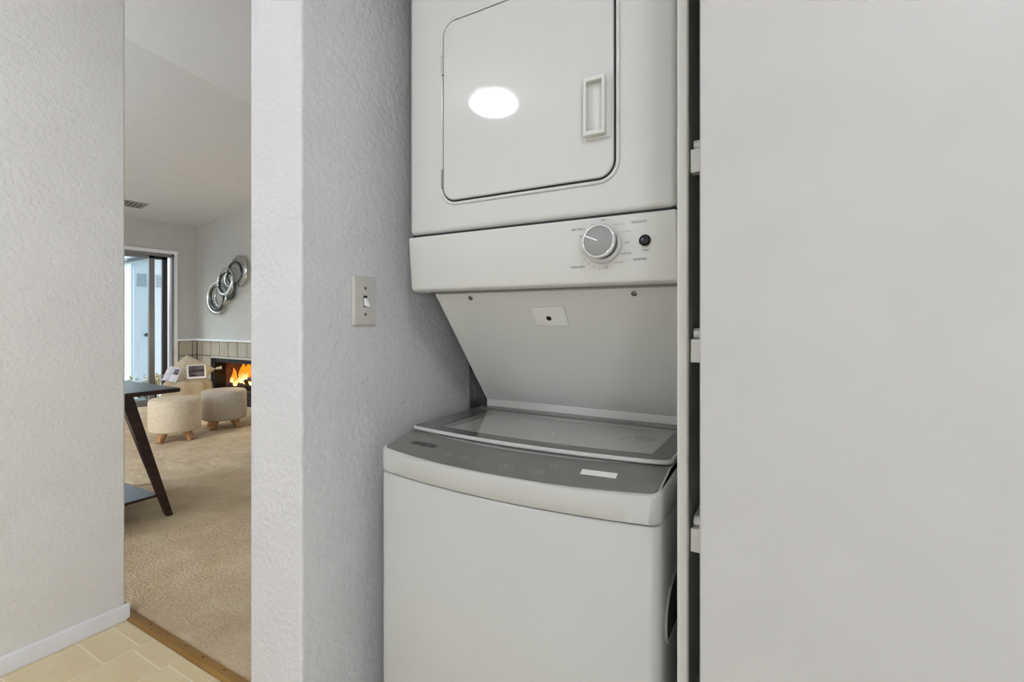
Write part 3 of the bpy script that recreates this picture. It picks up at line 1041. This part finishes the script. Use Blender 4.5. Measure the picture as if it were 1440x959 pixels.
# cut the bed away from the opening: rebuild as boxes
bed = fp.children[-1]
bpy.data.objects.remove(bed)
mb = MB()
mb.box(XW + 0.006, FX0, YN - 0.006, YN, 0.0, 0.885)
mb.box(FX0, FX1, YN - 0.006, YN, FZ1, 0.885)
mb.box(FX1, -5.9, YN - 0.006, YN, 0.0, 0.885)
mb.box(XW, XW + 0.006, 3.72, YN, 0.0, 0.885)
mb.build('tile_bed', 'grout', fp)
rows_z = [(0.012, 0.230), (0.230, 0.451), (0.451, 0.672), (0.672, 0.883)]
nx_ = [XW + 0.012, -7.55, -7.33, -7.11, -6.89, -6.67, -6.45, -6.23, -6.01]
gj = 0.006
for zi, (z0, z1) in enumerate(rows_z):
    for a, b in zip(nx_[:-1], nx_[1:]):
        if zi < 3 and a > FX0 - 0.05 and b < FX1 + 0.15:
            continue
        MB().box(a + gj, b - gj, YN - TT, YN - 0.005, z0 + gj, z1 - gj).build('tile', 'fire_tile', fp, bevel=0.003)
    for a, b in ((3.722, 3.905), (3.905, YN - 0.012)):
        MB().box(XW + 0.005, XW + TT, a + gj, b - gj, z0 + gj, z1 - gj).build('tile', 'fire_tile', fp, bevel=0.003)
MB().box(XW, -5.9, YN - 0.045, YN, 0.885, 0.915).box(XW, XW + 0.045, 3.705, YN - 0.045, 0.885, 0.915).build('mantel_ledge', 'trim_white', fp, bevel=0.004)
MB().box(FX0, FX1, YN - 0.016, YN - 0.004, FZ1 - 0.03, FZ1).build('lintel_bar', 'lintel_metal', fp, bevel=0.002)
# firebox
mb = MB()
mb.box(FX0, FX1, YN - 0.010, YN + 0.45, 0.0, FZ0)                # base
mb.box(FX0 - 0.02, FX0, YN, YN + 0.47, 0.0, FZ1)               # left side
mb.box(FX1, FX1 + 0.02, YN, YN + 0.47, 0.0, FZ1)               # right side
mb.box(FX0, FX1, YN + 0.02, YN + 0.47, FZ1 - 0.09, FZ1 + 0.01)         # top
mb.box(FX0, FX1, YN + 0.45, YN + 0.47, 0.0, FZ1)
mb.box(FX0, FX0 + 0.05, YN + 0.01, YN + 0.17, FZ0, FZ1)
mb.build('firebox', 'fire_black', fp)
mb = MB()
mb.hexa([(FX0 + 0.002, YN + 0.17, FZ0), (FX0 + 0.03, YN + 0.17, FZ0), (FX0 + 0.17, YN + 0.43, FZ0), (FX0 + 0.12, YN + 0.43, FZ0),
         (FX0 + 0.002, YN + 0.17, FZ1 - 0.09), (FX0 + 0.03, YN + 0.17, FZ1 - 0.09), (FX0 + 0.17, YN + 0.43, FZ1 - 0.09), (FX0 + 0.12, YN + 0.43, FZ1 - 0.09)])
mb.box(FX0 + 0.14, FX1 - 0.02, YN + 0.41, YN + 0.45, FZ0, FZ1 - 0.09)
mb.build('brick_liner', 'fire_brick', fp)
# logs and flames
LX, LY = -6.95, YN + 0.19
for (p0, p1, r, lab) in (((LX - 0.20, LY - 0.04, FZ0 + 0.045), (LX + 0.34, LY + 0.02, FZ0 + 0.045), 0.045, 'front log lying flat in the burning fireplace'),
                         ((LX - 0.16, LY + 0.11, FZ0 + 0.045), (LX + 0.32, LY + 0.14, FZ0 + 0.045), 0.045, 'rear log lying flat in the burning fireplace'),
                         ((LX - 0.10, LY + 0.12, FZ0 + 0.15), (LX + 0.26, LY - 0.05, FZ0 + 0.115), 0.035, 'crossed log on top of the burning fire')):
    a, b = Vector(p0), Vector(p1)
    pts = [a.lerp(b, i / 6) + Vector((0, 0, 0.006 * math.sin(i * 2.1))) for i in range(7)]
    o = MB().tube(pts, [r * (1 + 0.08 * math.sin(i * 3.3)) for i in range(7)], 12).build('fire_log', 'log_bark', None, smooth=True, angle=60)
    tag(o, lab, 'log', 'logs in the fireplace')
fire = thing('fire', (LX, LY, FZ0), 'yellow and orange flames burning in the fireplace', 'fire')
for (dx, dy, h, r, lean) in ((0.36, 0.03, 0.25, 0.06, 0.02), (0.08, 0.05, 0.25, 0.06, 0.03), (-0.17, 0.03, 0.17, 0.042, 0.03), (-0.11, -0.02, 0.23, 0.050, -0.02), (-0.03, 0.03, 0.21, 0.055, 0.04), (0.05, 0.0, 0.29, 0.060, 0.05),
                             (0.12, 0.04, 0.36, 0.060, 0.04), (0.17, -0.02, 0.33, 0.055, -0.02), (0.24, 0.02, 0.26, 0.05, 0.03), (0.30, 0.0, 0.18, 0.045, 0.01), (0.0, -0.06, 0.14, 0.04, -0.03)):
    h *= 1.1
    r *= 1.15
    ls = []
    for i in range(9):
        t = i / 8
        rad = r * (math.sin(math.pi * (0.18 + 0.82 * t)) ** 0.9) * (1 - 0.35 * t) + 0.001
        cx = LX + dx + lean * t * t + 0.014 * math.sin(6 * t + dx * 30)
        cyy = LY + dy + 0.012 * math.sin(5 * t + dy * 40 + dx * 9)
        ls.append([(cx + rad * math.cos(k * R(36)), cyy + 0.6 * rad * math.sin(k * R(36)), FZ0 + 0.045 + h * t) for k in range(10)])
    MB().loops(ls).build('flame', 'flame', fire, smooth=True, angle=80)

# --- ring wall sculpture
art = thing('wall_sculpture', (-6.93, YN, 1.68), 'polished steel sculpture of overlapping rings above the fireplace', 'wall art')
def crescent(cx, cz, r, y, wmin, wmax, heavy, tilt=0.0, n=56, m='polished_steel'):
    cx += 0.10
    """circular band whose width swells towards angle 'heavy'; rounded section"""
    ls = []
    for k in range(n):
        a = k * 2 * math.pi / n
        w_ = wmin + (wmax - wmin) * (0.5 + 0.5 * math.cos(a - R(heavy))) ** 1.6
        d_ = 0.010 + 0.010 * (w_ / wmax)
        yy = y - 0.03 * tilt * math.cos(a - R(heavy))
        l = []
        for q in range(8):
            b_ = q * R(45)
            rad = r - w_ * 0.5 + w_ * 0.5 * math.cos(b_)
            l.append((cx + rad * math.cos(a), yy + d_ * math.sin(b_), cz + rad * math.sin(a)))
        ls.append(l)
    ls.append(ls[0])
    return MB().loops(ls, False, False).build('ring', m, art, smooth=True, angle=70)
crescent(-6.67, 1.865, 0.215, YN - 0.05, 0.022, 0.060, 20, 0.4)
crescent(-6.72, 1.835, 0.165, YN - 0.08, 0.018, 0.040, 60, -0.4, m='steel_dark_reflect')
crescent(-6.90, 1.720, 0.205, YN - 0.10, 0.024, 0.060, 300, 0.5)
crescent(-6.84, 1.755, 0.115, YN - 0.07, 0.014, 0.036, 190, 0.3)
crescent(-6.93, 1.660, 0.200, YN - 0.06, 0.022, 0.044, 280, -0.3, m='steel_dark_reflect')
crescent(-7.20, 1.500, 0.235, YN - 0.05, 0.024, 0.066, 200, 0.5)
crescent(-7.13, 1.490, 0.180, YN - 0.09, 0.020, 0.046, 250, -0.4, m='steel_dark_reflect')
crescent(-7.06, 1.520, 0.150, YN - 0.07, 0.016, 0.032, 290, 0.3)
for x_, z_ in ((-6.67, 1.667), (-6.90, 1.53), (-7.2, 1.28), (-6.79, 1.90), (-7.06, 1.66)):
    x_ += 0.10
    MB().tube([(x_, YN, z_), (x_, YN - 0.06, z_)], 0.006, 8).build('wall_pin', 'screw_metal', art)

# --- footstools
def stool(loc, rz, fabric, label, legrot):
    t = thing('footstool', loc, label, 'footstool', 'round footstools by the fireplace', rz)
    prof = [(0.0, 0.105), (0.197, 0.105), (0.214, 0.112), (0.220, 0.128), (0.222, 0.25), (0.220, 0.395), (0.215, 0.408), (0.204, 0.418), (0.14, 0.427), (0.0, 0.430)]
    MB().lathe(prof, (0, 0, 0), 48).build('seat', fabric, t, local=True, smooth=True, angle=60)
    for k in range(4):
        a = R(legrot + 90 * k)
        MB().tube([(0.125 * math.cos(a), 0.125 * math.sin(a), 0.112), (0.180 * math.cos(a), 0.180 * math.sin(a), 0.012)], [0.037, 0.028], 14).build('leg', 'light_wood', t, local=True, smooth=True)
    return t
stool((-5.30, 2.53, 0.0), 0.0, 'cream_fabric', 'cream round footstool on wooden legs, nearer the dark table', 20)
stool((-5.46, 3.10, 0.0), 0.0, 'greige_fabric', 'grey-beige round footstool on wooden legs, nearer the fireplace', 24)

# --- dark wooden table
TX1, TY1 = -3.235, 1.575
TX0, TY0 = -4.15, 0.25
tb = thing('wooden_table', ((TX0 + TX1) / 2, (TY0 + TY1) / 2, 0.0), 'dark brown wooden table with slanted legs and low shelf', 'table')
MB().box(TX0, TX1, TY0, TY1, 0.752, 0.778).build('table_top', 'dark_wood', tb, bevel=0.005)
for sx, xx in ((1, TX1 - 0.012), (-1, TX0 + 0.012)):
    for sy, yy in ((1, TY1), (-1, TY0)):
        xa, xb = (xx - 0.045, xx) if sx > 0 else (xx, xx + 0.045)
        yt, yb_ = yy - sy * 0.272, yy - sy * 0.050
        mb = MB()
        mb.hexa([(xa, yb_ - .016, 0.013), (xb, yb_ - .016, 0.013), (xb, yb_ + .016, 0.013), (xa, yb_ + .016, 0.013),
                 (xa, yt - .033, 0.752), (xb, yt - .033, 0.752), (xb, yt + .033, 0.752), (xa, yt + .033, 0.752)])
        mb.build('leg', 'dark_wood', tb, bevel=0.003)
        MB().lathe([(0.012, 0.008), (0.012, 0.014)], ((xa + xb) / 2, yb_, 0), 12).build('glide', 'chrome', tb)
for xx in (TX1 - 0.012, TX0 + 0.012 + 0.045):
    MB().box(xx - 0.043, xx - 0.002, TY0 + 0.25, TY1 - 0.25, 0.715, 0.752).build('side_rail', 'dark_wood', tb, bevel=0.002)
MB().box(TX0 + 0.03, TX1 - 0.026, TY0 + 0.115, TY1 - 0.112, 0.142, 0.158).build('low_shelf', 'dark_wood', tb, bevel=0.002)

# --- draped basket, cushion, magazine, photo
BC = Vector((-6.55, 3.27, 0))
BROT = R(63)
bk = thing('draped_basket', BC, 'round basket draped with a beige knitted throw in front of the fireplace', 'basket', rz=BROT)
ls = []
for i in range(13):
    t = i / 12
    l = []
    for k in range(72):
        a = k * R(5)
        fold = 0.030 * math.sin(a * 10 + 1.5 * math.sin(a * 2)) * (1 - 0.55 * t)
        r_ = 0.275 - 0.03 * t + fold
        if t > 0.9:
            r_ -= 0.03 * (t - 0.9) / 0.1
        l.append((r_ * math.cos(a), r_ * math.sin(a), 0.012 + 0.43 * t))
    ls.append(l)
l = [(0.5 * x, 0.5 * y, 0.45) for x, y, z in ls[-1]]
ls.append(l)
MB().loops(ls).build('throw', 'throw_cloth', bk, local=True, smooth=True, angle=70)
MB().lathe([(0.20, 0.005), (0.215, 0.03), (0.205, 0.42), (0.0, 0.42)], (0, 0, 0), 32).build('basket_body', 'light_wood', bk, local=True, smooth=True)

def local_thing(name, label, cat, lx, ly, lz, rz, rx, ry=0.0, rp=0.0):
    o = bpy.data.objects.new(name, None)
    o.empty_display_size = 0.05
    M = Matrix.Translation(BC) @ Matrix.Rotation(BROT, 4, 'Z') @ Matrix.Translation((lx, ly, lz)) @ Matrix.Rotation(rz, 4, 'Z') @ Matrix.Rotation(ry, 4, 'Y') @ Matrix.Rotation(rx, 4, 'X') @ Matrix.Rotation(rp, 4, 'Z')
    o.matrix_world = M
    col.objects.link(o)
    ORG[o.name] = Vector((0, 0, 0))
    return tag(o, label, cat)
cu = local_thing('cushion', 'beige tasselled cushion lying behind the magazines on the basket', 'cushion', 0.02, 0.10, 0.53, 0.0, R(48), 0.0, R(52))
N = 20
vs, fs = [], []
for s in (1, -1):
    b = len(vs)
    for j in range(N + 1):
        for i in range(N + 1):
            uu, vv = 2 * i / N - 1, 2 * j / N - 1
            e = (1 - abs(uu) ** 2.6) * (1 - abs(vv) ** 2.6)
            pinch = 1 - 0.10 * (abs(uu) ** 2) * (1 - abs(vv) ** 2) - 0.0
            pinch2 = 1 - 0.10 * (abs(vv) ** 2) * (1 - abs(uu) ** 2)
            vs.append((0.20 * uu * pinch2, 0.20 * vv * pinch, s * 0.07 * max(e, 0) ** 0.55))
    for j in range(N):
        for i in range(N):
            q = b + j * (N + 1) + i
            fs.append((q, q + 1, q + N + 2, q + N + 1))
MB().add(vs, fs).build('cushion_cover', 'cushion_cloth', cu, local=True, smooth=True, angle=80)
for sx in (-1, 1):
    for sy in (-1, 1):
        if sx > 0 and sy > 0:
            continue
        c = Vector((0.20 * sx, 0.20 * sy, 0))
        d_ = Vector((0.7 * sx, 0.7 * sy, 0.1)).normalized()
        MB().tube([c, c + d_ * 0.02, c + d_ * 0.032, c + d_ * 0.07], [0.008, 0.018, 0.014, 0.024], 10).build('tassel', 'tassel_yarn', cu, local=True, smooth=True)
mg = local_thing('magazine', 'open white magazine on the left of the draped basket', 'magazine', -0.155, -0.17, 0.535, R(-20), R(62), 0.0, R(-12))
ls0, vs, fs = [], [], []
for side in (-1, 1):
    b = len(vs)
    for i in range(9):
        t = i / 8
        xx = side * 0.078 * t
        zz = 0.018 * math.sin(math.pi * min(t * 1.15, 1.0)) * 0.7
        for (yy, dz) in ((-0.09, 0), (0.09, 0), (0.09, -0.006), (-0.09, -0.006)):
            vs.append((xx, yy, zz + dz + 0.007))
    for i in range(8):
        for q in range(4):
            a1 = b + i * 4 + q
            a2 = b + i * 4 + (q + 1) % 4
            fs.append((a1, a2, a2 + 4, a1 + 4))
    fs.append((b + 3, b + 2, b + 1, b + 0))
    fs.append((b + 32, b + 33, b + 34, b + 35))
pg = MB().add(vs, fs).build('pages', 'paper', mg, local=True, smooth=True)
MB().box(0.015, 0.065, 0.0, 0.07, 0.0185, 0.0197).build('printed_photo', 'picture', mg, local=True)
ph = local_thing('picture_book', 'dark photo with white border leaning on the draped basket', 'book', 0.09, -0.16, 0.555, R(6), R(66))
MB().box(-0.10, 0.10, -0.088, 0.088, -0.006, 0.006).build('cover', 'white_frame', ph, local=True, bevel=0.002)
MB().box(-0.082, 0.082, -0.066, 0.074, 0.0055, 0.0072).build('printed_photo', 'picture', ph, local=True)

# ================================================================== OUTSIDE
struct('floor_patio', MB().box(-15, XW - 0.15, -4, 9, -0.12, -0.03), 'concrete', 'concrete patio outside the sliding door')
struct('ground_side', MB().box(-15, 3, -14, YSOUTH - 0.15, -0.12, -0.03), 'concrete', 'concrete yard beside the house')
SXF = -10.5
sh = thing('garden_shed', (SXF - 1, 5.4, -0.03), 'white garden shed with louvred vents and black knob beyond the sliding door', 'shed')
mb = MB()
mb.prism([(4.27, -0.03), (6.6, -0.03), (6.6, 2.95), (4.27, 2.27)], 0, SXF - 2.0, SXF)
mb.build('shed_body', 'shed_white', sh)
mb = MB()
mb.prism([(4.19, 2.255), (6.7, 2.985), (6.7, 3.03), (4.19, 2.30)], 0, SXF - 2.1, SXF + 0.06)
mb.build('shed_roof', 'roof_grey', sh)
sdo = MB().box(SXF - 0.005, SXF + 0.02, 4.31, 4.86, 0.02, 2.16).build('shed_door', 'shed_white', sh, bevel=0.004)
MB().lathe([(0.022, 0.0), (0.022, 0.01), (0.012, 0.014), (0.012, 0.04), (0.033, 0.05), (0.036, 0.07), (0.02, 0.085), (0.0, 0.087)], (SXF + 0.02, 4.495, 0.915), 14, 'x').build('door_knob', 'black_gap', sdo, smooth=True)
for (a, b) in ((4.35, 4.515), (4.665, 4.83)):
    f_ = MB().ring([(a, 1.82), (b, 1.82), (b, 2.05), (a, 2.05)], [(a + .02, 1.84), (b - .02, 1.84), (b - .02, 2.03), (a + .02, 2.03)], 0, SXF + 0.019, SXF + 0.035).build('shed_vent', 'shed_vent', sh)
    for k in range(5):
        zz = 1.855 + k * 0.038
        MB().hexa([(SXF + .021, a + .02, zz), (SXF + .021, b - .02, zz), (SXF + .024, b - .02, zz), (SXF + .024, a + .02, zz),
                   (SXF + .030, a + .02, zz - .025), (SXF + .030, b - .02, zz - .025), (SXF + .034, b - .02, zz - .025), (SXF + .034, a + .02, zz - .025)]).build('louvre', 'shed_vent', f_)
struct('wall_garden', MB().box(-13.2, -13.0, -4, 9, -0.03, 1.9), 'stucco', 'white stucco garden wall behind the shed')

def shrub(x, y, h, w_, label, m, seed):
    rnd = random.Random(seed)
    t = thing('shrub', (x, y, -0.03), label, 'shrub', 'low shrubs outside the patio door')
    st = MB()
    lf_ = MB()
    for k in range(16):
        a = rnd.uniform(0, 6.28)
        rr_ = w_ * math.sqrt(rnd.random())
        tip = Vector((x + rr_ * math.cos(a), y + rr_ * math.sin(a), h * rnd.uniform(0.7, 1.0) * (1 - 0.35 * (rr_ / w_) ** 2) - 0.03))
        base = Vector((x + 0.15 * rr_ * math.cos(a), y + 0.15 * rr_ * math.sin(a), -0.03))
        st.tube([base, base.lerp(tip, .5) + Vector((0, 0, .03)), tip], [.006, .004, .002], 5)
        for q in range(26):
            c = base.lerp(tip, rnd.uniform(.35, 1.03)) + Vector((rnd.uniform(-.05, .05), rnd.uniform(-.05, .05), rnd.uniform(-.03, .05)))
            d_ = Vector((rnd.uniform(-1, 1), rnd.uniform(-1, 1), rnd.uniform(-.2, 1))).normalized() * rnd.uniform(.03, .05)
            s_ = d_.cross(Vector((rnd.uniform(-1, 1), rnd.uniform(-1, 1), rnd.uniform(-1, 1)))).normalized() * .014
            nn = d_.cross(s_).normalized() * .004
            lf_.add([c, c + d_ * .5 + s_ + nn, c + d_, c + d_ * .5 - s_ + nn], [(0, 1, 2), (0, 2, 3)])
    st.build('stem', 'twig', t)
    lf_.build('foliage', m, t)
shrub(-8.72, 3.50, 0.36, 0.17, 'yellow-green shrub left of the others outside the patio door', 'leaf_yellow', 1)
shrub(-8.68, 3.86, 0.42, 0.20, 'taller yellowish shrub in the middle outside the patio door', 'leaf_yellow', 2)
shrub(-8.60, 4.16, 0.36, 0.18, 'dark green shrub right of the others outside the patio door', 'leaf_green', 3)
shrub(-8.45, 3.68, 0.25, 0.16, 'low dark green shrub in front of the yellow ones outside', 'leaf_green', 4)

# ================================================================== UNSEEN LAMPS: ADDED FILL GLOBES, TABLE LAMP
def fill_lamp(loc, shade_z, r, m, label, cat='floor lamp'):
    t = thing('fill_lamp', loc, label, cat)
    x, y, z = loc
    MB().lathe([(0.14, 0.0), (0.14, 0.02), (0.02, 0.035), (0.0, 0.036)], loc, 28).build('base', 'dark_frame', t, smooth=True)
    MB().tube([(x, y, z + 0.03), (x, y, z + shade_z - r * 0.8)], 0.011, 12).build('pole', 'dark_frame', t, smooth=True)
    prof = [(r * math.sin(R(180 * i / 14)) + 0.0001, shade_z - r * math.cos(R(180 * i / 14))) for i in range(15)]
    MB().lathe(prof, loc, 32).build('globe_shade', m, t, smooth=True)
    return t
fill_lamp((0.95, -1.15, 0.0), 1.25, 0.16, 'fill_glow_hall', 'added unseen globe fill lamp in the hallway behind the viewer')  # added to brighten the sloped panel and low hallway surfaces
fill_lamp((-4.6, -0.1, 0.012), 1.75, 0.16, 'fill_glow_living', 'added unseen globe fill lamp in the living room behind the hallway wall')  # added to brighten the living room and its ceiling
tl = thing('table_lamp', (-5.5, 3.66, 0.502), 'table lamp with a warm drum shade right of the fireplace', 'table lamp')
MB().lathe([(0.07, 0.0), (0.07, 0.015), (0.03, 0.03), (0.055, 0.12), (0.05, 0.2), (0.012, 0.25), (0.012, 0.3)], (-5.5, 3.66, 0.502), 24).build('base', 'clay', tl, smooth=True)
MB().lathe([(0.15, 0.28), (0.12, 0.50), (0.117, 0.50), (0.147, 0.28)], (-5.5, 3.66, 0.502), 32).build('shade', 'lamp_glow_e', tl, smooth=True)
st = thing('side_table', (-5.5, 3.66, 0.012), 'small round side table under the table lamp', 'side table')
MB().lathe([(0.0, 0.46), (0.23, 0.46), (0.23, 0.49), (0.0, 0.49)], (-5.5, 3.66, 0.012), 32).build('table_top', 'dark_wood', st, smooth=True)
for k in range(3):
    a = R(120 * k + 30)
    MB().tube([(-5.5 + 0.1 * math.cos(a), 3.66 + 0.1 * math.sin(a), 0.472), (-5.5 + 0.2 * math.cos(a), 3.66 + 0.2 * math.sin(a), 0.012)], [0.016, 0.011], 10).build('leg', 'dark_wood', st, smooth=True)
